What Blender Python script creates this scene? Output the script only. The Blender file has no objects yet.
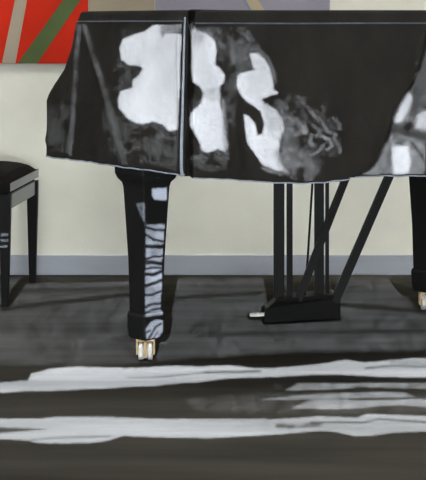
import bpy, bmesh, math, random
import numpy as np
from mathutils import Vector, noise
random.seed(4)
C = bpy.context.scene.collection
SC = bpy.context.scene
F, HY, CX, EYE = 1550.0, 26.0, 213.0, 1.0     # focal length in pixels, horizon row, centre column, eye height

def P(px, py, d): return Vector(((px-CX)/F*d, d, EYE-(py-HY)/F*d))
def project(p): return CX+F*p[0]/p[1], HY+F*(EYE-p[2])/p[1]
def lin(g):
    g = g/255.0
    return g/12.92 if g <= .04045 else ((g+.055)/1.055)**2.4
def col(r, g, b): return (lin(r), lin(g), lin(b), 1)

# ------------------------------------------------------------ materials
def mat(name, c, rough=.6, spec=.5, metal=0, var=.0, scale=(6, 6, 6), bump=0, bscale=60, coat=0):
    m = bpy.data.materials.new(name); m.use_nodes = True
    nt = m.node_tree; b = nt.nodes['Principled BSDF']
    b.inputs['Base Color'].default_value = c; b.inputs['Roughness'].default_value = rough
    b.inputs['Specular IOR Level'].default_value = spec; b.inputs['Metallic'].default_value = metal
    b.inputs['Coat Weight'].default_value = coat; b.inputs['Coat Roughness'].default_value = .12
    tc = nt.nodes.new('ShaderNodeTexCoord')
    if var > 0:
        mp = nt.nodes.new('ShaderNodeMapping'); mp.inputs['Scale'].default_value = scale
        n = nt.nodes.new('ShaderNodeTexNoise'); n.inputs['Scale'].default_value = 1; n.inputs['Detail'].default_value = 5
        r = nt.nodes.new('ShaderNodeValToRGB')
        r.color_ramp.elements[0].position = .3; r.color_ramp.elements[1].position = .7
        r.color_ramp.elements[0].color = tuple(v*(1-var) for v in c[:3])+(1,)
        r.color_ramp.elements[1].color = tuple(min(1, v*(1+var)) for v in c[:3])+(1,)
        nt.links.new(tc.outputs['Object'], mp.inputs['Vector']); nt.links.new(mp.outputs[0], n.inputs['Vector'])
        nt.links.new(n.outputs['Fac'], r.inputs['Fac']); nt.links.new(r.outputs[0], b.inputs['Base Color'])
    if bump > 0:
        n2 = nt.nodes.new('ShaderNodeTexNoise'); n2.inputs['Scale'].default_value = bscale
        bp = nt.nodes.new('ShaderNodeBump'); bp.inputs['Strength'].default_value = bump; bp.inputs['Distance'].default_value = .004
        nt.links.new(tc.outputs['Object'], n2.inputs['Vector'])
        nt.links.new(n2.outputs['Fac'], bp.inputs['Height']); nt.links.new(bp.outputs[0], b.inputs['Normal'])
    return m

A_COVER, A_LEG, A_FLOOR = .021, .012, .044
M = {}
M['wall'] = mat('wall_paint', (.80, .80, .70, 1), .9, .2, var=.035, scale=(5, 5, 7), bump=.15, bscale=90)
M['wallplain'] = mat('side_wall_paint', (.42, .41, .38, 1), .9, .2, var=.04)
M['ceiling'] = mat('ceiling_paint', (.7, .7, .68, 1), .9, .2, var=.02)
M['base'] = mat('baseboard_paint', (.39, .42, .475, 1), .6, .3, var=.05, scale=(3, 3, 30))
M['floor'] = mat('floor_boards', (A_FLOOR*1.10, A_FLOOR*1.02, A_FLOOR*.87, 1), .9, .0, var=.28, scale=(1.1, 7, 1), bump=.2, bscale=25)
M['cover'] = mat('vinyl_cover', (A_COVER*1.08, A_COVER*1.0, A_COVER*.87, 1), .75, .03, var=.22, scale=(9, 9, 5), bump=.5, bscale=38)
M['piping'] = mat('cover_piping', (.33, .37, .45, 1), .5, .4, var=.2, scale=(60, 60, 60))
M['seam'] = mat('seam_piping', (.085, .095, .12, 1), .5, .4, var=.3, scale=(30, 30, 30))
M['lacquer'] = mat('black_lacquer', (A_LEG*1.0, A_LEG*.99, A_LEG*.98, 1), .45, .06, var=.1)
M['benchwood'] = mat('bench_lacquer', (.022, .038, .085, 1), .16, .5, var=.1)
M['benchwood'].node_tree.nodes['Principled BSDF'].inputs['Specular Tint'].default_value = (.60, .72, .95, 1)
M['benchwood'].node_tree.nodes['Principled BSDF'].inputs['IOR'].default_value = 1.5
M['leather'] = mat('bench_leather', (.010, .009, .008, 1), .85, .08, var=.15, bump=.1)
M['brass'] = mat('brass', (.50, .36, .19, 1), .5, .4, metal=.3, var=.15, scale=(40, 40, 40))
M['wheel'] = mat('caster_wheel', (.72, .70, .64, 1), .4, .5, var=.12, scale=(40, 40, 40))
M['steel'] = mat('pedal_metal', (.85, .83, .78, 1), .3, .5, metal=.2, var=.1, scale=(30, 30, 30))
M['red'] = mat('red_paint', (.56, .028, .012, 1), .8, .05, var=.12, scale=(5, 5, 5))
M['tan'] = mat('tan_paint', (.37, .32, .24, 1), .8, .2, var=.06)
M['green'] = mat('green_paint', (.075, .115, .035, 1), .7, .3, var=.15)
M['lav'] = mat('lavender_paint', (.31, .30, .36, 1), .8, .2, var=.06)
M['yellow'] = mat('ochre_paint', (.47, .41, .26, 1), .8, .2, var=.06)
M['blue'] = mat('blue_paint', (.22, .27, .42, 1), .8, .2, var=.06)
M['paper'] = mat('gobo_paper', (.5, .48, .44, 1), .9, .1, var=.05)  # for the screen added to mask the sun
M['frame'] = mat('opening_frame', (.6, .58, .54, 1), .5, .4, var=.03)
def emit(name, c, s):
    m = bpy.data.materials.new(name); m.use_nodes = True
    b = m.node_tree.nodes['Principled BSDF']; b.inputs['Base Color'].default_value = (.8, .8, .8, 1)
    b.inputs['Emission Color'].default_value = c; b.inputs['Emission Strength'].default_value = s
    return m

# ------------------------------------------------------------ helpers
def link(name, verts, faces, m, parent=None, smooth=False):
    me = bpy.data.meshes.new(name); me.from_pydata([tuple(v) for v in verts], [], faces); me.update()
    b = bmesh.new(); b.from_mesh(me); bmesh.ops.recalc_face_normals(b, faces=b.faces); b.to_mesh(me); b.free()
    me.materials.append(m)
    if smooth:
        for p in me.polygons: p.use_smooth = True
    o = bpy.data.objects.new(name, me); C.objects.link(o)
    if parent: o.parent = parent
    return o
def obj(name, bm, m, parent=None, smooth=False):
    bmesh.ops.recalc_face_normals(bm, faces=bm.faces)
    me = bpy.data.meshes.new(name); bm.to_mesh(me); bm.free(); me.materials.append(m)
    if smooth:
        for p in me.polygons: p.use_smooth = True
    o = bpy.data.objects.new(name, me); C.objects.link(o)
    if parent: o.parent = parent
    return o
def add_box(bm, x0, x1, y0, y1, z0, z1, bev=0):
    vs = [bm.verts.new(v) for v in [(x0,y0,z0),(x1,y0,z0),(x1,y1,z0),(x0,y1,z0),(x0,y0,z1),(x1,y0,z1),(x1,y1,z1),(x0,y1,z1)]]
    fs = [bm.faces.new([vs[i] for i in q]) for q in [(0,3,2,1),(4,5,6,7),(0,1,5,4),(1,2,6,5),(2,3,7,6),(3,0,4,7)]]
    if bev:
        es = list({e for f in fs for e in f.edges})
        bmesh.ops.bevel(bm, geom=es, offset=bev, segments=3, affect='EDGES', profile=.5)
def box(name, a, m, parent=None, bev=0):
    bm = bmesh.new(); add_box(bm, *a, bev=bev); return obj(name, bm, m, parent)
def tube(name, pts, r, m, parent=None, n=10):
    """round tube through pts; r a number or list"""
    bm = bmesh.new(); pts = [Vector(p) for p in pts]; rings = []
    for i, p in enumerate(pts):
        t = (pts[min(i+1, len(pts)-1)]-pts[max(i-1, 0)]).normalized()
        up = Vector((0, 0, 1)) if abs(t.z) < .9 else Vector((0, 1, 0))
        a = t.cross(up).normalized(); b = t.cross(a).normalized()
        rr = r[i] if isinstance(r, (list, tuple)) else r
        rings.append([bm.verts.new(p+a*math.cos(k*2*math.pi/n)*rr+b*math.sin(k*2*math.pi/n)*rr) for k in range(n)])
    for i in range(len(rings)-1):
        for k in range(n): bm.faces.new([rings[i][k], rings[i][(k+1) % n], rings[i+1][(k+1) % n], rings[i+1][k]])
    bm.faces.new(rings[0]); bm.faces.new(rings[-1][::-1])
    return obj(name, bm, m, parent, True)
def bar(name, p0, p1, w, t, m, parent=None, facing=Vector((0, -1, 0))):
    """rectangular bar from p0 to p1, w wide across the view, t thick along facing"""
    p0, p1 = Vector(p0), Vector(p1); d = (p1-p0).normalized()
    a = d.cross(facing).normalized(); b = d.cross(a).normalized()
    bm = bmesh.new(); vs = []
    for p in (p0, p1):
        for (i, j) in ((-1,-1),(1,-1),(1,1),(-1,1)): vs.append(bm.verts.new(p+a*i*w/2+b*j*t/2))
    fs = [bm.faces.new([vs[i] for i in q]) for q in [(0,1,2,3),(4,7,6,5),(0,4,5,1),(1,5,6,2),(2,6,7,3),(3,7,4,0)]]
    bmesh.ops.bevel(bm, geom=list(bm.edges), offset=min(w, t)*.15, segments=2, affect='EDGES')
    return obj(name, bm, m, parent)
def square_loft(name, c, prof, rot, m, parent=None, round_=.16):
    """prof: list of (z, half_diagonal); a square section with rounded corners"""
    bm = bmesh.new(); rings = []
    for z, hd in prof:
        hs = hd*.7071/(1-.29*round_); r = hs*round_; ring = []
        for q in range(4):
            a0 = q*math.pi/2
            cx = (1 if q in (0, 3) else -1)*(hs-r); cy = (1 if q in (0, 1) else -1)*(hs-r)
            for k in range(4):
                a = a0+k*math.pi/6; x, y = cx+r*math.cos(a), cy+r*math.sin(a)
                ring.append(bm.verts.new((c[0]+x*math.cos(rot)-y*math.sin(rot), c[1]+x*math.sin(rot)+y*math.cos(rot), z)))
        rings.append(ring)
    for i in range(len(rings)-1):
        for k in range(16): bm.faces.new([rings[i][k], rings[i][(k+1) % 16], rings[i+1][(k+1) % 16], rings[i+1][k]])
    bm.faces.new(rings[0]); bm.faces.new(rings[-1])
    return obj(name, bm, m, parent)
def empty(name, loc=(0, 0, 0)):
    o = bpy.data.objects.new(name, None); C.objects.link(o); o.empty_display_size = .1
    return o
def tag(o, label, cat, group=None):
    o['label'] = label; o['category'] = cat
    if group: o['group'] = group
def struct(o): o['kind'] = 'structure'; return o

# ------------------------------------------------------------ room
BACK, LEFT, RIGHT, FRONT, CEIL = 6.225, -6.0, 3.0, -.6, 3.2
struct(box('floor', (LEFT-.1, RIGHT+.1, FRONT-.1, BACK+.1, -.1, 0), M['floor']))
wall_back = struct(box('wall_back', (LEFT-.1, RIGHT+.1, BACK, BACK+.1, 0, CEIL), M['wall']))
struct(box('baseboard_back', (LEFT, RIGHT, BACK-.012, BACK, .001, .081), M['base'], bev=.003))

# ------------------------------------------------------------ wall paintings
def clip(poly, x0, x1, z0, z1):
    for ax, lim, s in ((0, x0, 1), (0, x1, -1), (1, z0, 1), (1, z1, -1)):
        out = []
        for i in range(len(poly)):
            a, b = poly[i-1], poly[i]; ia, ib = (a[ax]-lim)*s >= 0, (b[ax]-lim)*s >= 0
            if ia != ib:
                t = (lim-a[ax])/(b[ax]-a[ax]); out.append((a[0]+(b[0]-a[0])*t, a[1]+(b[1]-a[1])*t))
            if ib: out.append(b)
        poly = out
    return poly
DF = BACK-.016
def wpx(px, py): return ((px-CX)/F*DF, EYE-(py-HY)/F*DF)
Z0, Z1 = wpx(0, 63.5)[1], 1.62
def canvas(name, px0, px1, m, label, stripes):
    x0, x1 = wpx(px0, 0)[0], wpx(px1, 0)[0]
    t = empty(name); tag(t, label, 'painting', 'abstract canvases hung edge to edge on the back wall')
    box('canvas', (x0, x1, DF, BACK-.001, Z0, Z1), m, t, bev=.002)
    for nm, (a, b), (c, d), y0, y1, sm in stripes:
        def at(p, q, y):
            k = (y-y0)/(y1-y0); return p+(q-p)*k
        yt, yb = -240, 66
        poly = [wpx(at(a, c, yt), yt), wpx(at(b, d, yt), yt), wpx(at(b, d, yb), yb), wpx(at(a, c, yb), yb)]
        poly = clip(poly, x0+.001, x1-.001, Z0+.0005, Z1-.001)
        if len(poly) < 3: continue
        n = len(poly)
        vs = [(p[0], DF-.0012, p[1]) for p in poly]+[(p[0], DF+.001, p[1]) for p in poly]
        fs = [tuple(range(n)), tuple(range(2*n-1, n-1, -1))]+[(i, (i+1) % n, n+(i+1) % n, n+i) for i in range(n)]
        o = link('painted_stripe', vs, fs, sm, t); o['label'] = nm
    return t
canvas('abstract_painting', -110, 88, M['red'], 'red canvas with a tan and a green slanting stripe, on back wall above the bench',
       [('grey tan slanting stripe', (15, 27), (2, 15.5), 0, 63, M['tan']), ('dark green slanting stripe', (63, 80.5), (18, 37.5), 0, 63, M['green'])])
canvas('abstract_painting', 88.3, 154.7, M['tan'], 'plain tan canvas on back wall between red and lavender canvases', [])
canvas('abstract_painting', 155, 330, M['lav'], 'lavender canvas with an ochre slanting stripe on back wall above piano',
       [('narrow blue stripe', (243.2, 245.5), (248.5, 250.8), 0, 9.3, M['blue']), ('ochre slanting stripe', (245.8, 258), (251.1, 263.9), 0, 9.3, M['yellow'])])

# ------------------------------------------------------------ piano cover
# plan keys: (bottom x, y, z), (top x, y), profile id
def kb(px, py, d): p = P(px, py, d); return (p.x, p.y, p.z)
def kt(px, d): return ((px-CX)/F*d, d)
K = [((-.60, 5.80, .585), (-.47, 5.75), 1),
     (kb(47, 157, 4.95), kt(80.5, 4.85), 1),
     (kb(110, 165.5, 4.585), kt(128, 4.60), .3),
     (kb(184.5, 176, 4.36), kt(187, 4.42), 0),
     (kb(186.5, 176, 4.46), kt(189, 4.50), 0),
     (kb(189.5, 176, 4.455), kt(191.5, 4.48), 0),
     (kb(193, 178.5, 4.43), kt(195, 4.46), 0),
     (kb(250, 181, 4.42), kt(250, 4.47), 0),
     (kb(275, 183, 4.41), kt(275, 4.47), 0),
     (kb(300, 184, 4.40), kt(300, 4.47), 0),
     (kb(325, 182.5, 4.42), kt(325, 4.47), 0),
     (kb(350, 179, 4.43), kt(350, 4.47), 0),
     (kb(390, 178, 4.44), kt(395, 4.48), 0),
     (kb(430, 178, 4.45), kt(436, 4.48), 0),
     ((.95, 4.52, .57), (.93, 4.54), 0), ((1.25, 4.62, .57), (1.22, 4.64), 0), ((1.50, 4.85, .57), (1.46, 4.87), 0),
     ((1.60, 5.20, .57), (1.55, 5.20), 0), ((1.50, 5.55, .57), (1.45, 5.53), 0), ((1.2, 5.80, .57), (1.18, 5.77), 0),
     ((.6, 5.90, .57), (.6, 5.86), 0), ((0, 5.90, .57), (0, 5.86), 0), ((-.45, 5.88, .58), (-.40, 5.82), 1)]
NCOL = [40, 46, 46, 8, 8, 8, 34, 16, 16, 16, 16, 26, 26, 20, 16, 16, 14, 14, 14, 16, 16, 12, 8]
ZTOP = 1.043
prof_t = [0, .06, .23, .40, .55, .60, 1.0]; prof_w = [0, .09, .24, .50, .89, 1.0, 1.0]
def wprof(t, k):
    a = np.interp(t, prof_t, prof_w)
    return a*k+t*(1-k)
RIDGES = [([(80, 24), (76, 60), (74, 100), (70, 153)], .012, 3.2),
          ([(86, 24), (96, 60), (108, 100), (118, 140), (126, 162)], .012, 4.5),
          ([(48, 140), (60, 120), (68, 100)], .006, 4), ([(150, 125), (152, 165)], .005, 4), ([(168, 130), (165, 168)], .005, 4),
          ([(228, 30), (236, 90), (234, 130), (240, 170)], -.012, 6), ([(205, 25), (222, 60), (230, 100)], .006, 6),
          ([(180, 24), (181, 100), (182, 170)], .008, 3), ([(268, 60), (290, 110), (310, 175)], .010, 10)]
def dseg(x, y, pts):
    best = 1e9
    for (ax, ay), (bx, by) in zip(pts, pts[1:]):
        dx, dy = bx-ax, by-ay; t = max(0, min(1, ((x-ax)*dx+(y-ay)*dy)/(dx*dx+dy*dy)))
        best = min(best, math.hypot(x-ax-dx*t, y-ay-dy*t))
    return best
CURVE_Y = [15, 41, 69.5, 92, 115, 133, 156, 170, 177, 184]
CURVE_X = [431, 425, 419, 408, 393, 389, 380, 367.7, 353.5, 338]
def surf(ci, ct, t, out=0.0):
    """ci key index, ct fraction to next key, t 0 top .. 1 hem"""
    a, b = K[ci], K[(ci+1) % len(K)]
    B = Vector(a[0]).lerp(Vector(b[0]), ct); T = Vector((a[1][0], a[1][1])).lerp(Vector((b[1][0], b[1][1])), ct)
    k = a[2]+(b[2]-a[2])*ct; w = wprof(t, k)
    x, y = T.x+(B.x-T.x)*w, T.y+(B.y-T.y)*w; z = ZTOP-.004+(B.z-ZTOP+.004)*t
    tan = (Vector(b[0])-Vector(a[0])); tan.z = 0; tan.normalize()
    if 3 <= ci <= 5: tan = Vector((1, 0, 0))
    n = Vector((tan.y, -tan.x, 0))
    d = out; vis = 1 <= ci <= 13
    px, py = project((x, y, z)); env = min(1, t*8)
    if vis:
        for pts, A, wd in RIDGES:
            q = dseg(px, py, pts)
            if q < wd*3: d += A*math.exp(-(q/wd)**2)*env
        if px > 300:
            cx = np.interp(py, CURVE_Y, CURVE_X); s = max(0, min(1, (px-cx+1.5)/4)); s = s*s*(3-2*s)
            d -= .045*s*env
            d += .012*math.exp(-((px-cx+4)/6)**2)*env
    d += .006*noise.noise(Vector((x*7, y*7, z*3)))*env+.0025*noise.noise(Vector((x*24, y*24, z*9)))*env
    if t > .85: z += .003*noise.noise(Vector((x*25, y*25, 3)))*(t-.85)/.15
    return Vector((x, y, z))+n*d
cols = []
for i in range(len(K)):
    for j in range(NCOL[i]): cols.append((i, j/NCOL[i]))
NR = 56
verts = []; faces = []; N = len(cols)
cen = Vector((.5, 5.2, 0))
for (ci, ct) in cols:                      # two inner rings make the rounded top edge
    p = surf(ci, ct, 0); q = p+(cen-p)*.02; verts.append((q.x, q.y, ZTOP+.003))
for (ci, ct) in cols:
    p = surf(ci, ct, 0); q = p+(cen-p)*.006; verts.append((q.x, q.y, ZTOP+.001))
for r in range(NR+1):
    for (ci, ct) in cols: verts.append(tuple(surf(ci, ct, r/NR)))
for r in range(NR+2):
    for c in range(N):
        faces.append((r*N+c, r*N+(c+1) % N, (r+1)*N+(c+1) % N, (r+1)*N+c))
verts.append((cen.x, cen.y, ZTOP+.004)); ic = len(verts)-1
for c in range(N): faces.append((ic, (c+1) % N, c))
cover = link('piano_cover', verts, faces, M['cover'], smooth=True)
tag(cover, 'loose black vinyl dust cover draped over the grand piano, hem above its legs', 'piano cover')
sol = cover.modifiers.new('thickness', 'SOLIDIFY'); sol.thickness = .002; sol.offset = -1
def runs(i0, i1): return [(i, j/NCOL[i]) for i in range(i0, i1) for j in range(0, NCOL[i], 2)]
# light piping along the hem and down the slit, and the seam under the top edge
tube('hem_piping', [surf(a, b, .997, .001) for a, b in runs(1, 3)]+[surf(2, .999, .99, .001)], .0022, M['piping'], cover, 6)
tube('hem_piping', [surf(a, b, .997, .001) for a, b in runs(6, 16)], .0019, M['piping'], cover, 6)
tube('slit_piping', [surf(2, .985, t, .003) for t in np.linspace(.03, 1, 40)], [.0026+.0022*t for t in np.linspace(0, 1, 40)], M['piping'], cover, 8)
tube('seam_piping', [surf(a, b, .055, .001) for a, b in runs(1, 3)], .0022, M['seam'], cover, 6)
tube('seam_piping', [surf(a, b, .065, .001) for a, b in runs(6, 16)], .0026, M['seam'], cover, 6)

# ------------------------------------------------------------ piano
piano = empty('grand_piano')
tag(piano, 'black grand piano mostly hidden under its dark draped cover, standing on caster legs', 'piano')
plan = [(-.47, 5.70), (-.40, 4.88), (-.14, 4.62), (-.03, 4.56), (.62, 4.56), (.95, 4.60), (1.2, 4.70), (1.42, 4.90), (1.50, 5.2), (1.40, 5.5), (1.15, 5.7), (.6, 5.78), (-.3, 5.78)]
def prism(name, plan, z0, z1, m, parent, s=1.0):
    bm = bmesh.new(); cx, cy = .5, 5.2
    pp = [(cx+(x-cx)*s, cy+(y-cy)*s) for x, y in plan]
    a = [bm.verts.new((x, y, z0)) for x, y in pp]; b = [bm.verts.new((x, y, z1)) for x, y in pp]
    bm.faces.new(a); bm.faces.new(b)
    for i in range(len(a)): bm.faces.new([a[i-1], a[i], b[i], b[i-1]])
    return obj(name, bm, m, parent)
prism('case', plan, .600, .985, M['lacquer'], piano, .985)
prism('lid', plan, .985, 1.012, M['lacquer'], piano, 1.0)
def piano_leg(c, rot, ztop=.600):
    prof = [(.135, .050), (.30, .0545), (.50, .0680), (.520, .0700), (.532, .074), (.545, .088), (.56, .095), (ztop, .096)]
    leg = square_loft('leg', c, prof, rot, M['lacquer'], piano, .12)
    square_loft('foot_block', c, [(.066, .050), (.070, .0535), (.10, .057), (.135, .058), (.145, .054), (.147, .048)], rot, M['lacquer'], leg, .3)
    cx, cy = c
    br = bmesh.new()
    add_box(br, cx-.030, cx+.026, cy-.024, cy+.024, .058, .066)
    add_box(br, cx-.030, cx-.025, cy-.020, cy+.016, .018, .060); add_box(br, cx+.021, cx+.026, cy-.020, cy+.016, .018, .060)
    add_box(br, cx-.006, cx+.002, cy-.034, cy-.028, .016, .052); add_box(br, cx-.006, cx+.002, cy-.034, cy-.015, .052, .060)
    obj('caster_bracket', br, M['brass'], leg)
    wb = bmesh.new(); n = 28
    secs = [(-.0235, .019), (-.0225, .0265), (-.010, .0270), (-.007, .0235), (.003, .0235), (.006, .0270), (.0185, .0265), (.0195, .019)]
    rings = [[wb.verts.new((cx+x, cy-.003+r*math.cos(k*2*math.pi/n), .0272+r*math.sin(k*2*math.pi/n))) for k in range(n)] for x, r in secs]
    for i in range(len(rings)-1):
        for k in range(n): wb.faces.new([rings[i][k], rings[i][(k+1) % n], rings[i+1][(k+1) % n], rings[i+1][k]])
    wb.faces.new(rings[0]); wb.faces.new(rings[-1])
    w = obj('caster_wheel', wb, M['wheel'], leg, False); w['label'] = 'off white caster wheel'
    return leg
near_leg = piano_leg((-.200, 4.650), math.radians(41))
piano_leg((-.238, 5.60), 0)
piano_leg((.757, 5.47), math.radians(45))

# pedal lyre
D = 5.24
def L(px, py, d=D): return P(px, py, d)
u = Vector((.226, .095, 0)).normalized(); v = Vector((.045, 1, 0)).normalized()
o0 = Vector((.205, 5.175, 0)); Ln = .248
def lyre_pt(a, b, z): q = o0+u*a+v*b; return Vector((q.x, q.y, z))
bm = bmesh.new()
prof = [(-.037, .006), (-.037, .052), (-.020, .062), (.0, .078), (.012, .088), (Ln-.030, .088), (Ln-.006, .074), (Ln, .066), (Ln, .006)]
fr = [bm.verts.new(lyre_pt(a, 0 if a > -.03 else .03, z)) for a, z in prof]; bk = [bm.verts.new(lyre_pt(a, .11, z)) for a, z in prof]
bm.faces.new(fr); bm.faces.new(bk)
for i in range(len(prof)): bm.faces.new([fr[i-1], fr[i], bk[i], bk[i-1]])
lyre = obj('pedal_lyre', bm, M['lacquer'], piano)
def pillar(px0, px1, d, t=.03): 
    a = L((px0+px1)/2, 300, d); w = (px1-px0)/F*d
    bar('pillar', (a.x, a.y, .080), (a.x, a.y, .602), w, t, M['lacquer'], lyre)
pillar(273.5, 284.3, 5.235); pillar(286.6, 292.5, 5.25); pillar(314.3, 323.8, 5.28); pillar(325.3, 328.9, 5.29, .02)
pillar_top = .602
tube('pedal_rod', [L(304.5, 299, 5.26), L(308, 253, 5.26), L(312.3, 185, 5.26), L(313.3, 150, 5.26)], .0038, M['lacquer'], lyre, 8)
bar('brace', L(297.5, 301, 5.22), L(350.5, 166, 5.30), .026, .022, M['lacquer'], lyre)
bar('brace', L(334.5, 302, 5.27), L(393.5, 166, 5.34), .030, .024, M['lacquer'], lyre)
bm = bmesh.new()
pp = [(0, .008), (.02, .010), (.04, .012), (.052, .009), (.056, .004)]
q = L(264, 317, 5.21)
top = []; bot = []
for s, w in pp:
    for sg in (-1, 1):
        top.append(bm.verts.new((q.x-s+.008, q.y+sg*w, .036-.06*s*s*10))); bot.append(bm.verts.new((q.x-s+.008, q.y+sg*w, .026-.06*s*s*10)))
for i in range(len(pp)-1):
    a, b, c_, d_ = 2*i, 2*i+1, 2*i+3, 2*i+2
    bm.faces.new([top[a], top[b], top[c_], top[d_]]); bm.faces.new([bot[a], bot[b], bot[c_], bot[d_]])
    bm.faces.new([top[a], top[d_], bot[d_], bot[a]]); bm.faces.new([top[b], top[c_], bot[c_], bot[b]])
bm.faces.new([top[0], top[1], bot[1], bot[0]]); bm.faces.new([top[-1], top[-2], bot[-2], bot[-1]])
pd = obj('pedal', bm, M['steel'], lyre); pd['label'] = 'pale metal pedal'

# ------------------------------------------------------------ bench
bench = empty('piano_bench')
tag(bench, 'black padded piano bench at left edge, in front of the red canvas', 'bench')
BX1n, BX1f, BYn, BYf, BW = -.722, -.683, 5.52, 6.07, .40
def bpt(s, r, z):   # s 0..1 across (0 = piano side), r 0..1 near to far
    x1 = BX1n+(BX1f-BX1n)*r; return Vector((x1-BW*s, BYn+(BYf-BYn)*r, z))
def slab(name, z0, z1, ins, m, dome=0, bev=.006):
    bm = bmesh.new(); n = 14; rows = []
    for i in range(n+1):
        row = []
        for j in range(n+1):
            s, r = i/n, j/n; p = bpt(ins/BW+s*(1-2*ins/BW), ins/.55+r*(1-2*ins/.55), 0)
            e = (1-(2*s-1)**4)*(1-(2*r-1)**4); p.z = z1+dome*e**.6; row.append(bm.verts.new(p))
        rows.append(row)
    for i in range(n):
        for j in range(n): bm.faces.new([rows[i][j], rows[i+1][j], rows[i+1][j+1], rows[i][j+1]])
    bd = [rows[i][0] for i in range(n+1)]+[rows[n][j] for j in range(1, n+1)]+[rows[i][n] for i in range(n-1, -1, -1)]+[rows[0][j] for j in range(n-1, 0, -1)]
    lo = [bm.verts.new((b.co.x, b.co.y, z0)) for b in bd]
    for i in range(len(bd)): bm.faces.new([bd[i-1], bd[i], lo[i], lo[i-1]])
    bm.faces.new(lo); return obj(name, bm, m, bench)
cu = slab('cushion', .409, .440, 0, M['leather'], .046)
cu.data.materials.append(M['benchwood'])
for p_ in cu.data.polygons:
    if p_.normal.x > .7 and p_.center.z < .4395: p_.material_index = 1
slab('seat_frame', .394, .410, .014, M['leather'])
for s, r0, r1 in ((0, .07, .93), (1, .07, .93)):
    a, b = bpt(s, r0, .372), bpt(s, r1, .372); dx = -.012 if s == 0 else .012
    bar('apron', a+Vector((dx, 0, 0)), b+Vector((dx, 0, 0)), .055, .018, M['benchwood'], bench, Vector((1, 0, 0)))
for r in (.02, .98):
    a, b = bpt(.08, r, .372), bpt(.92, r, .372)
    bar('apron', a, b, .055, .018, M['lacquer'], bench, Vector((0, -1, 0)))
for s, r in ((0, 0), (0, 1), (1, 0), (1, 1)):
    p = bpt(s, r, 0); cx = p.x+(-.021 if s == 0 else .021); cy = p.y+(.02 if r == 0 else -.02)
    square_loft('leg', (cx, cy), [(0, .0165), (.12, .021), (.34, .028), (.397, .029)], 0, M['lacquer'], bench, .2)

# ------------------------------------------------------------ sunlight shaped by an added, unseen blind
EL = math.radians(12); SD = Vector((0, math.cos(EL), -math.sin(EL))); E0 = 72.0
SS = 2; PX0, PY0, PW, PH = -300, 0, 1040, 480
gx, gy = np.meshgrid(PX0+(np.arange(PW*SS)+.5)/SS, PY0+(np.arange(PH*SS)+.5)/SS)
def new(): return np.zeros(gx.shape)
def window_of(pts, pad):
    xs = [p[0] for p in pts]; ys = [p[1] for p in pts]
    i0 = max(0, int((min(ys)-pad-PY0)*SS)); i1 = min(PH*SS, int((max(ys)+pad-PY0)*SS)+1)
    j0 = max(0, int((min(xs)-pad-PX0)*SS)); j1 = min(PW*SS, int((max(xs)+pad-PX0)*SS)+1)
    return slice(i0, i1), slice(j0, j1)
def mask_poly(pts, X, Y):
    m = np.zeros(X.shape, bool); n = len(pts)
    for i in range(n):
        (x0, y0), (x1, y1) = pts[i-1], pts[i]
        if y0 == y1: continue
        m ^= ((Y >= min(y0, y1)) & (Y < max(y0, y1))) & (X < (x0+(Y-y0)*(x1-x0)/(y1-y0)))
    return m.astype(float)
def smooth(a, r):
    k = int(round(r*SS))
    if k < 1: return a
    for _ in range(2):
        for ax in (0, 1):
            c = np.cumsum(np.pad(a, [(k+1, k) if ax == q else (0, 0) for q in (0, 1)], mode='edge'), axis=ax)
            a = (c[2*k+1:, :]-c[:-2*k-1, :])/(2*k+1) if ax == 0 else (c[:, 2*k+1:]-c[:, :-2*k-1])/(2*k+1)
    return a
def apply(L_, w_, m, g, soft, grain):
    m = smooth(m, soft)
    if grain: m = m*np.clip(1+grain*GR[w_], 0, 1.6)
    L_[w_] = L_[w_]*(1-np.clip(m, 0, 1))+lin(g)*m
    return L_
def paint(L_, pts, g, soft=.5, grain=0):
    w_ = window_of(pts, 3*soft+2)
    return apply(L_, w_, mask_poly(pts, gx[w_], gy[w_]), g, soft, grain)
def stroke(L_, pts, w, g, soft=.5, grain=0):
    w_ = window_of(pts, w+3*soft+2); X, Y = gx[w_], gy[w_]; m = np.zeros(X.shape)+1e9
    for (ax, ay), (bx, by) in zip(pts, pts[1:]):
        dx, dy = bx-ax, by-ay; t = np.clip(((X-ax)*dx+(Y-ay)*dy)/max(dx*dx+dy*dy, 1e-6), 0, 1)
        m = np.minimum(m, np.hypot(X-ax-dx*t, Y-ay-dy*t))
    return apply(L_, w_, (m < w/2).astype(float), g, soft, grain)
rng = np.random.RandomState(3)
def fbm():
    t = np.zeros(gx.shape)
    for w, a in ((3, 1.6), (7, 3.2), (15, 6)):
        t += smooth(rng.randn(*gx.shape), w/2)*a*2
    return t/t.std()
GR = fbm()
def warp(pts, a=.7, n=3):
    out = []
    for i in range(len(pts)):
        p, q = pts[i], pts[(i+1) % len(pts)]
        L0 = math.hypot(q[0]-p[0], q[1]-p[1]); k = max(1, min(8, int(L0/4)))
        for j in range(k):
            x, y = p[0]+(q[0]-p[0])*j/k, p[1]+(q[1]-p[1])*j/k
            out.append((x+a*noise.noise(Vector((x*.3, y*.3, 1))), y+a*noise.noise(Vector((x*.3, y*.3, 9)))))
    return out
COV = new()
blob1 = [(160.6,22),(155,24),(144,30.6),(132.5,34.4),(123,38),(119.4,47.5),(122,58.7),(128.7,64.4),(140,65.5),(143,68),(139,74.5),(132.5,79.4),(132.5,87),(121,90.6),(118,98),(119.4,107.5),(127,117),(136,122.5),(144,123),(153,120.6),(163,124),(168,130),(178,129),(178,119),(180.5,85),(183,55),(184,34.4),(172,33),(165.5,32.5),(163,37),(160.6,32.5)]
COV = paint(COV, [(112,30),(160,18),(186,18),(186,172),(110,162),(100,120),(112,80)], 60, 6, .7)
COV = paint(COV, [(150,122),(182,130),(182,160),(152,158)], 72, 3, .6)
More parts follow.
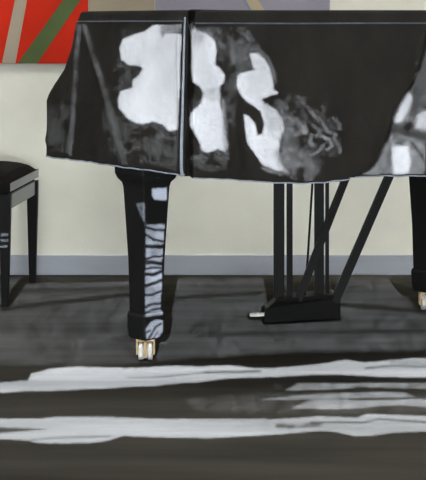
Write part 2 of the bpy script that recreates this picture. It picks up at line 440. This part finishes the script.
COV = paint(COV, [(150,22),(186,20),(186,40),(160,40)], 105, 2, .4)
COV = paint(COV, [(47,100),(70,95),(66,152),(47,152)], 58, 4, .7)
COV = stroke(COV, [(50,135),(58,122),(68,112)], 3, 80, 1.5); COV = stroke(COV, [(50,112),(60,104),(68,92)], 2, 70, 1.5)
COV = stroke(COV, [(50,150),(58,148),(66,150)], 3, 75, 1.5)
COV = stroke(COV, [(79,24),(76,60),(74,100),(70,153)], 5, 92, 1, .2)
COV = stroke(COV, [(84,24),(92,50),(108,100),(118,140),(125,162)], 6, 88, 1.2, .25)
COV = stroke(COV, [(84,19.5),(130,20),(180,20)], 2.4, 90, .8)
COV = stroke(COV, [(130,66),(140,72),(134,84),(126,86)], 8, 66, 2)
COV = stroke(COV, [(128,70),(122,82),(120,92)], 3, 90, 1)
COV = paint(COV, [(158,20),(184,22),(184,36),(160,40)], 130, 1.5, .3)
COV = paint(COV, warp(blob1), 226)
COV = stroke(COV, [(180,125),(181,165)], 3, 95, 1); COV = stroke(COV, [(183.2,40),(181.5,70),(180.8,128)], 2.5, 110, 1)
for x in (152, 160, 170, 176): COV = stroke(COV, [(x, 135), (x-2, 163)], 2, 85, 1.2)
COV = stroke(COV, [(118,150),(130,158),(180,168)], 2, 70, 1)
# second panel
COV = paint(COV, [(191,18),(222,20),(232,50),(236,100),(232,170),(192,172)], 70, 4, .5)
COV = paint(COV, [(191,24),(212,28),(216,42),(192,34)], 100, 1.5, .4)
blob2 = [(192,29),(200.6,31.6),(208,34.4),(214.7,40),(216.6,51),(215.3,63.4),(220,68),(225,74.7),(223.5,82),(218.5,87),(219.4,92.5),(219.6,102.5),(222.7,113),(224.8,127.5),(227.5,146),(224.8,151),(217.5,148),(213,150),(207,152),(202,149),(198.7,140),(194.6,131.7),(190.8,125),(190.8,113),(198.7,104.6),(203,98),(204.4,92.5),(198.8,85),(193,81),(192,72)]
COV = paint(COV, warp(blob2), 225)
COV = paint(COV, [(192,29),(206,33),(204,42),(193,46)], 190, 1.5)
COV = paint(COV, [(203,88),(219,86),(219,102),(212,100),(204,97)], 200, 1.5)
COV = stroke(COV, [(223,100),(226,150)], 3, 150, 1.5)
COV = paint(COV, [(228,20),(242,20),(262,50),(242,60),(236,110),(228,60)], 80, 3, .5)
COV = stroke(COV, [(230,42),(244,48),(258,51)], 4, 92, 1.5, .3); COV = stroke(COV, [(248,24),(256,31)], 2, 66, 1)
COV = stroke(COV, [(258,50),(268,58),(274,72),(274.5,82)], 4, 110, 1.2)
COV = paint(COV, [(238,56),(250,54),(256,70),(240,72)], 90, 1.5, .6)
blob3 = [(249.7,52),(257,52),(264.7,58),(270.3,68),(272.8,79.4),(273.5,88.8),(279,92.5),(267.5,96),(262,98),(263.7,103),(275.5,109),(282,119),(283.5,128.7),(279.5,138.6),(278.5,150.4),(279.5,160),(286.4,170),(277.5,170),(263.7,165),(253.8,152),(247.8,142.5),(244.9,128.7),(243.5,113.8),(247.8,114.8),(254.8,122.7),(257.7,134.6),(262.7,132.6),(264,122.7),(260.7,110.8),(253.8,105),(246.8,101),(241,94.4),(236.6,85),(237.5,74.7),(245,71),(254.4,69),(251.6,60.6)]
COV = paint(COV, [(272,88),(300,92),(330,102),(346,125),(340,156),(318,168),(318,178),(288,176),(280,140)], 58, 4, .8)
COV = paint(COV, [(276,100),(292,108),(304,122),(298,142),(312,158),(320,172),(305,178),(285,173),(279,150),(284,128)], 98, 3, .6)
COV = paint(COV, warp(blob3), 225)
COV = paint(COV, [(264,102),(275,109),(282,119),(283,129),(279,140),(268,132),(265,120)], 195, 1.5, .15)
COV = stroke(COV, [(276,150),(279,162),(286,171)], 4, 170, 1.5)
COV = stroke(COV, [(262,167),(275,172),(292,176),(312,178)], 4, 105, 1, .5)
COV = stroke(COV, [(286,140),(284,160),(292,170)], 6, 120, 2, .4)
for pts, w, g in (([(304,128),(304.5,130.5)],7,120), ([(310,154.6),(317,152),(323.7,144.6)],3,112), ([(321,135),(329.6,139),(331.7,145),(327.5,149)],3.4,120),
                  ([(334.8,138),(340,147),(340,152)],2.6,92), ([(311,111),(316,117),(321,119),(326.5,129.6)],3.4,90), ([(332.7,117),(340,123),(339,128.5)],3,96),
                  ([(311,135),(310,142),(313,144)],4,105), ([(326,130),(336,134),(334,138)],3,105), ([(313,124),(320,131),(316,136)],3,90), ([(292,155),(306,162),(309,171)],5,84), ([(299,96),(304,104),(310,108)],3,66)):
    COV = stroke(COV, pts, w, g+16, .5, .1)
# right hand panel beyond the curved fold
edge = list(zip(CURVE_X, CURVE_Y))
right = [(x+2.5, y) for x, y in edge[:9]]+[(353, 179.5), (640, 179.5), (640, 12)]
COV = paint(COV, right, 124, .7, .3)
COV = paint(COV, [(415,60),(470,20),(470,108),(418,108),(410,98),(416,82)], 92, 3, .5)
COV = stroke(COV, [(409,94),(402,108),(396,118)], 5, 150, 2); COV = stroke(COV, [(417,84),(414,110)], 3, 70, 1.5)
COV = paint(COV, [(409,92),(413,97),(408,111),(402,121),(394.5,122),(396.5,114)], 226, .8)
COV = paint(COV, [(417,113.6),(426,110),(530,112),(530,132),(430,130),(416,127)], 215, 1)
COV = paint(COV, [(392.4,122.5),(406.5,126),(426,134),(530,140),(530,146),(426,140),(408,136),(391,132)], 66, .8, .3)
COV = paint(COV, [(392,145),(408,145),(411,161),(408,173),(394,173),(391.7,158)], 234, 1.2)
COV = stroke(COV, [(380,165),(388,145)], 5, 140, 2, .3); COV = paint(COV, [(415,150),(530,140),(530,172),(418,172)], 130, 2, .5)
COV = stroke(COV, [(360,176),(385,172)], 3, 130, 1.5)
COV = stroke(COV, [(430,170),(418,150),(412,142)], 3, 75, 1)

LEG = new()
LEG = paint(LEG, [(152,188),(169.7,187),(169.7,199.7),(154.7,199),(152,195)], 200, .3)
LEG = paint(LEG, [(136,202.5),(145,202),(145.3,223),(142.5,218.5)], 120, .3); LEG = stroke(LEG, [(140.5,207),(141.5,208)], 2, 30, .3)
LEG = paint(LEG, [(146,224),(168,223.5),(163,314),(145.5,316)], 176, .3, .12)
def lp(s, ox, oy, pts): return [(ox+x/s, oy+y/s) for x, y in pts]
for pts, w in (([(55,245),(100,262),(172,262)],2.2), ([(55,285),(100,315),(172,326)],1.8), ([(55,350),(100,352),(172,352)],3), ([(55,418),(100,405),(172,400)],1.8), ([(55,428),(110,432),(172,450)],1.8), ([(55,470),(110,462),(172,470)],1.6)):
    LEG = stroke(LEG, lp(5.33,135,180,pts), w+.6, 22, .3)
for pts, w in (([(85,12),(120,10),(170,18)],2), ([(85,58),(120,62),(170,42)],3), ([(85,112),(120,100),(170,82)],2.6), ([(85,150),(120,148),(170,128)],2), ([(85,205),(110,190),(170,186)],1.8), ([(85,228),(120,215),(170,205)],1.6)):
    LEG = stroke(LEG, lp(4.36,125,260,pts), w+.6, 22, .3)
LEG = paint(LEG, [(145.6,329),(150,322),(157,319),(164,320),(165,323),(163,330),(155,341.4),(147,340)], 178, .3)
LEG = stroke(LEG, [(148,339),(153,331),(156,326),(161,323)], 2, 22, .3); LEG = stroke(LEG, [(146,332),(150,330)], 2, 22, .3); LEG = stroke(LEG, [(152,340),(158,331)], 1.2, 60, .3)

BEN = new()
for y in (235, 240.5, 246.5): BEN = stroke(BEN, [(-8, y), (8, y-1)], 2.2, 105, .4)

WHL = new()
WHL = paint(WHL, [(130,342),(166,342),(166,366),(130,366)], 222, .3)
WHL = paint(WHL, [(240,300),(270,300),(270,325),(240,325)], 225, .3)
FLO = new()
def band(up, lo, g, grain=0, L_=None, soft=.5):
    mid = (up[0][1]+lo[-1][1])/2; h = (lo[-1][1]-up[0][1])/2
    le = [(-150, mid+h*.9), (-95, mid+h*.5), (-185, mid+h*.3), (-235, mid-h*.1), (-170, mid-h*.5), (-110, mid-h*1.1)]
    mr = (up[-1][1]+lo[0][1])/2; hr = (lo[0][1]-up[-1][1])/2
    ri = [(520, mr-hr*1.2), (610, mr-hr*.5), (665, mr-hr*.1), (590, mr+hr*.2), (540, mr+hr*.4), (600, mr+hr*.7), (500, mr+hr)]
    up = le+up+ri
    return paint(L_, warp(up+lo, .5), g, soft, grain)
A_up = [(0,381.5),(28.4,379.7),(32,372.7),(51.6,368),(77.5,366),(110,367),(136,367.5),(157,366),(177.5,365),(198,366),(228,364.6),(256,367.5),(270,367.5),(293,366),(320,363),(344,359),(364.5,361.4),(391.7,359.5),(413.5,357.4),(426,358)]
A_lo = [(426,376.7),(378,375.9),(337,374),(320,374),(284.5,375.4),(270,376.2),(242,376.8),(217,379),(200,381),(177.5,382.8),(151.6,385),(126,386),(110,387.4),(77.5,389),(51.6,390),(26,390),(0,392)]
FLO = paint(FLO, [(-270,277),(700,277),(640,345),(600,350),(300,352),(160,361),(120,364),(-170,368),(-200,360)], 92, 3, .12)  # soft light put over the mid floor through the cut screen
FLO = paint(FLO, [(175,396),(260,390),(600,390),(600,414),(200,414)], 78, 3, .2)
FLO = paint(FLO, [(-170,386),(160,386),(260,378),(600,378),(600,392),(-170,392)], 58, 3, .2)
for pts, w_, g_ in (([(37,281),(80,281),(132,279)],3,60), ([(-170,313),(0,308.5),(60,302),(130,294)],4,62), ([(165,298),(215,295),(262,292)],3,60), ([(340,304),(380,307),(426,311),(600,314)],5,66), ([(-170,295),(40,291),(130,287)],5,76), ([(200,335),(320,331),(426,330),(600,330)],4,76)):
    FLO = stroke(FLO, pts, w_, g_, .8)  # bench and lyre shadow streaks shaped into the screen's light pattern
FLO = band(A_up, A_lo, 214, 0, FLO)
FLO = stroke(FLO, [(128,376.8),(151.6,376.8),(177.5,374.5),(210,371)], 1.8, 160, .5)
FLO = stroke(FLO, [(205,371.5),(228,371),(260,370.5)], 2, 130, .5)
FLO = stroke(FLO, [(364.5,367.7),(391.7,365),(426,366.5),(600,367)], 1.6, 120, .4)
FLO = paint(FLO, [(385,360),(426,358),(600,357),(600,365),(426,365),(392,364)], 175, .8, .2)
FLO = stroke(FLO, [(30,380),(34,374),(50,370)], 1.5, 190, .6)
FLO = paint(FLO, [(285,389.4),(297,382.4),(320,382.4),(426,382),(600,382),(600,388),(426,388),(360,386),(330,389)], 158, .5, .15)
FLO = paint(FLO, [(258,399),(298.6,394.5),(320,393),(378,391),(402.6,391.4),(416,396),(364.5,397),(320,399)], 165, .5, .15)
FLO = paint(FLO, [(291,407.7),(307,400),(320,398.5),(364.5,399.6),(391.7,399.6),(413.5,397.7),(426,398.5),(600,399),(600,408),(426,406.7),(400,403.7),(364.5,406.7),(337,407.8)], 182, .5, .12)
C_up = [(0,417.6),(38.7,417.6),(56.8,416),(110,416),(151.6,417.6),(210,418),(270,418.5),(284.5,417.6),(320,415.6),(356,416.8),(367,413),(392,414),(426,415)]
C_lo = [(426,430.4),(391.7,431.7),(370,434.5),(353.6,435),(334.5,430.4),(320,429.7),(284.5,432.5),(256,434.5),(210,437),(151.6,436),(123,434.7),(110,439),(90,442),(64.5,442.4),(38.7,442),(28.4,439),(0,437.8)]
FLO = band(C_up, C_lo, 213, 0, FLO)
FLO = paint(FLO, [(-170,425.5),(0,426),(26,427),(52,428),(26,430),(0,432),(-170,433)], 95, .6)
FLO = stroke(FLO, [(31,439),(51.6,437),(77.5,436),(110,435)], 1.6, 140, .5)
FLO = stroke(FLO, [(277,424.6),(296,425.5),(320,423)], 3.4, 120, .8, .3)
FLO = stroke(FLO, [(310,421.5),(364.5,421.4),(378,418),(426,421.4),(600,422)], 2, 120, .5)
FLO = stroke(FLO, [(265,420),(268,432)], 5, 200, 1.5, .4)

bpy.context.view_layer.update()
from mathutils.bvhtree import BVHTree
bv, bf, own = [], [], []
for ob in C.objects:
    if ob.type != 'MESH' or ob.name.startswith(('wall', 'baseboard', 'canvas', 'painted')): continue
    n = ob.name.split('.')[0]
    k0 = len(bv)
    bv.extend([ob.matrix_world @ q.co for q in ob.data.vertices])
    kind = 0
    if n == 'floor': kind = 1
    elif n == 'piano_cover': kind = 2
    elif ob == near_leg or (n == 'foot_block' and ob.parent == near_leg): kind = 3
    elif n == 'leg' and ob.parent == bench: kind = 4
    elif n == 'caster_wheel' and ob.parent == near_leg: kind = 5
    elif n == 'pedal': kind = 6
    for p_ in ob.data.polygons:
        bf.append([k0+i for i in p_.vertices]); own.append(kind)
tree = BVHTree.FromPolygons(bv, bf)
YS = FRONT+.06; CELL = .003
SX0, SX1, SZ0, SZ1 = -1.68, 1.68, .84, 2.16
nx, nz = int((SX1-SX0)/CELL), int((SZ1-SZ0)/CELL)
open_ = np.zeros((nz, nx))
hits = np.zeros((nz, nx), int)
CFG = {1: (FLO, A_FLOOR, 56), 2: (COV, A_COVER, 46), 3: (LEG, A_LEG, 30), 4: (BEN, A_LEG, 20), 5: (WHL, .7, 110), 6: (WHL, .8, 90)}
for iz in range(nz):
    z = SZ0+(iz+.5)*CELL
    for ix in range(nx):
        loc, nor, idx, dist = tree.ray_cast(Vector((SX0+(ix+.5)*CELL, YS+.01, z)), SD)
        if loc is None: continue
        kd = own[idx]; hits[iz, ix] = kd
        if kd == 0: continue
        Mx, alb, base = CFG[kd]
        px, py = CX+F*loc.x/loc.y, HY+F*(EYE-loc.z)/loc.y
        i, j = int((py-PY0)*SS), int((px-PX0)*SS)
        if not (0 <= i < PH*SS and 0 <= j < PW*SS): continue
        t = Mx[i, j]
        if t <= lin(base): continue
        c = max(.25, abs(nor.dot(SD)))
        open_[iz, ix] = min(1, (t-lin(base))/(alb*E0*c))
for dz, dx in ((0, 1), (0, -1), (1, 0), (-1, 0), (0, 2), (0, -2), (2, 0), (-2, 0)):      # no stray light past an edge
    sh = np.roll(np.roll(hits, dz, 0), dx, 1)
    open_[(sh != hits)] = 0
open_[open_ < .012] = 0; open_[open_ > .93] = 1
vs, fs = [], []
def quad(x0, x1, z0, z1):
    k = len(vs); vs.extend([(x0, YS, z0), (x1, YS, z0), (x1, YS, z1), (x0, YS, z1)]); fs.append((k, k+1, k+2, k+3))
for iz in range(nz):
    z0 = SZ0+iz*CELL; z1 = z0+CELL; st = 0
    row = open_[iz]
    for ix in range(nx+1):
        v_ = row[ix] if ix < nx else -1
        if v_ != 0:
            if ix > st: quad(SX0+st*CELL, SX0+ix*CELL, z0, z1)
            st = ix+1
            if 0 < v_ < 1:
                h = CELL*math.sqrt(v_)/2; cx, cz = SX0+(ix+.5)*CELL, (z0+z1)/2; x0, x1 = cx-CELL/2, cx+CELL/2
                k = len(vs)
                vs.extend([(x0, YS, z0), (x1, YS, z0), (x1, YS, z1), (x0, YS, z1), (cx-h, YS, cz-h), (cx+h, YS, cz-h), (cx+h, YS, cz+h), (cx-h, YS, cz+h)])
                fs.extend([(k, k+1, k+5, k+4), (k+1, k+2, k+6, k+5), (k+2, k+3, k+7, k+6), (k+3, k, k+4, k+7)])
me = bpy.data.meshes.new('sun_gobo'); me.from_pydata(vs, [], fs); me.update(); me.materials.append(M['paper'])  # added unseen screen, holes cut to place the sunlit patches
XE, ZE0, ZE1 = SX0+nx*CELL, SZ0, SZ0+nz*CELL

# rest of the room: front wall with added gobo and fill openings, side walls, ceiling
gobo_parent = struct(box('gobo_frame', (SX0-.06, SX0, FRONT+.02, FRONT+.08, ZE0-.06, ZE1+.06), M['frame']))  # frame around the added light-shaping screen
for a in ((XE, XE+.06, FRONT+.02, FRONT+.08, ZE0-.06, ZE1+.06), (SX0, XE, FRONT+.02, FRONT+.08, ZE0-.06, ZE0), (SX0, XE, FRONT+.02, FRONT+.08, ZE1, ZE1+.06)):
    box('opening_frame', a, M['frame'], gobo_parent)
gobo = bpy.data.objects.new('sun_gobo', me); C.objects.link(gobo); gobo.parent = gobo_parent
def wall_boxes(name, axis, pos0, pos1, cells):
    bm = bmesh.new()
    for (u0, u1, z0, z1) in cells:
        if axis == 'y': add_box(bm, u0, u1, pos0, pos1, z0, z1)
        else: add_box(bm, pos0, pos1, u0, u1, z0, z1)
    return struct(obj(name, bm, M['wallplain']))
LW, LZ0, LZ1 = 2.55, .16, .76          # added low fill opening under the blind
hx0, hx1, hz0, hz1 = SX0-.04, XE+.04, ZE0-.04, ZE1+.04
wall_boxes('wall_front', 'y', FRONT-.1, FRONT+.03, [(LEFT-.1, hx0, LZ1, CEIL), (hx1, RIGHT+.1, LZ1, CEIL), (hx0, hx1, LZ1, hz0), (hx0, hx1, hz1, CEIL),
            (LEFT-.1, -LW, 0, LZ1), (LW, RIGHT+.1, 0, LZ1), (-LW, LW, 0, LZ0)])
w3 = struct(box('fill_opening', (-LW, LW, FRONT-.09, FRONT+.05, LZ0-.02, LZ0+.01), M['frame']))  # added opening that holds the low fill light
box('opening_frame', (-LW, LW, FRONT-.09, FRONT+.05, LZ1-.01, LZ1+.02), M['frame'], w3)
WY0, WY1, WZ0, WZ1 = 3.40, 3.60, 1.2, 2.4
wall_boxes('wall_left', 'x', LEFT-.1, LEFT, [(FRONT, WY0, 0, CEIL), (WY1, BACK, 0, CEIL), (WY0, WY1, 0, WZ0), (WY0, WY1, WZ1, CEIL)])
w2 = struct(box('window_2', (LEFT-.1, LEFT+.01, WY0-.05, WY0, WZ0-.05, WZ1+.05), M['frame']))
box('opening_frame', (LEFT-.1, LEFT+.01, WY1, WY1+.05, WZ0-.05, WZ1+.05), M['frame'], w2)
box('opening_frame', (LEFT-.1, LEFT+.03, WY0, WY1, WZ0-.05, WZ0), M['frame'], w2)
box('opening_frame', (LEFT-.1, LEFT+.01, WY0, WY1, WZ1, WZ1+.05), M['frame'], w2)
struct(box('wall_right', (RIGHT, RIGHT+.1, FRONT, BACK, 0, CEIL), M['wallplain']))
struct(box('ceiling', (LEFT-.1, RIGHT+.1, FRONT-.1, BACK+.1, CEIL, CEIL+.1), M['ceiling']))

# ------------------------------------------------------------ lights
def area(name, loc, rot, sx, sy, power, c):
    l = bpy.data.lights.new(name, 'AREA'); l.shape = 'RECTANGLE'; l.size = sx; l.size_y = sy; l.energy = power; l.color = c
    o = bpy.data.objects.new(name, l); C.objects.link(o); o.location = loc; o.rotation_euler = rot; return o
for i, (x, y, pw, lab) in enumerate(((-2.4, 5.2, 4, 'far left, over the bench side'), (-.8, 5.2, 17, 'over the piano keyboard end'), (.8, 5.2, 19, 'over the piano tail'), (2.4, 5.2, 80, 'far right, past the piano tail'), (0, 2.4, 3, 'over the open floor'))):
    lm = empty('ceiling_fill'); lm.location = (x, y, CEIL)  # panels added to brighten the back wall and floor
    tag(lm, 'added white ceiling fill panel '+lab, 'lamp', 'added ceiling fill panels')
    box('housing', (-.62, .62, -.17, .17, -.04, -.001), M['frame'], lm)
    a = area('fill_light', (0, 0, -.045), (0, 0, 0), 1.2, .3, pw, (1, .98, .95)); a.parent = lm
area('window_daylight', (LEFT-.04, (WY0+WY1)/2, (WZ0+WZ1)/2), (0, -math.pi/2, 0), WZ1-WZ0, WY1-WY0, 80, (.93, .96, 1))
area('low_fill_light', (.5, FRONT-.03, .46), (-math.pi/2, 0, math.pi), 4.0, .56, 190, (.95, .98, 1))  # fill added to brighten the wall under the piano
s = bpy.data.lights.new('sun', 'SUN'); s.energy = E0*math.pi; s.angle = math.radians(.045); s.color = (.80, .91, 1.12)
so = bpy.data.objects.new('sun', s); C.objects.link(so); so.rotation_euler = SD.to_track_quat('-Z', 'Y').to_euler(); so.location = (0, -3, 4)
w = bpy.data.worlds.new('world'); SC.world = w; w.use_nodes = True
w.node_tree.nodes['Background'].inputs[0].default_value = (.6, .75, 1, 1); w.node_tree.nodes['Background'].inputs[1].default_value = .4

# ------------------------------------------------------------ camera
cam = bpy.data.cameras.new('camera'); co = bpy.data.objects.new('camera', cam); C.objects.link(co)
co.location = (0, 0, EYE); co.rotation_euler = (math.pi/2, 0, 0)
cam.sensor_fit = 'HORIZONTAL'; cam.sensor_width = 36; cam.lens = 36*F/426
cam.shift_y = -(240-HY)/426; cam.clip_start = .05
SC.camera = co
SC.view_settings.view_transform = 'Standard'; SC.view_settings.look = 'None'
SC.view_settings.exposure = 0; SC.view_settings.gamma = 1; SC.view_settings.use_curve_mapping = False
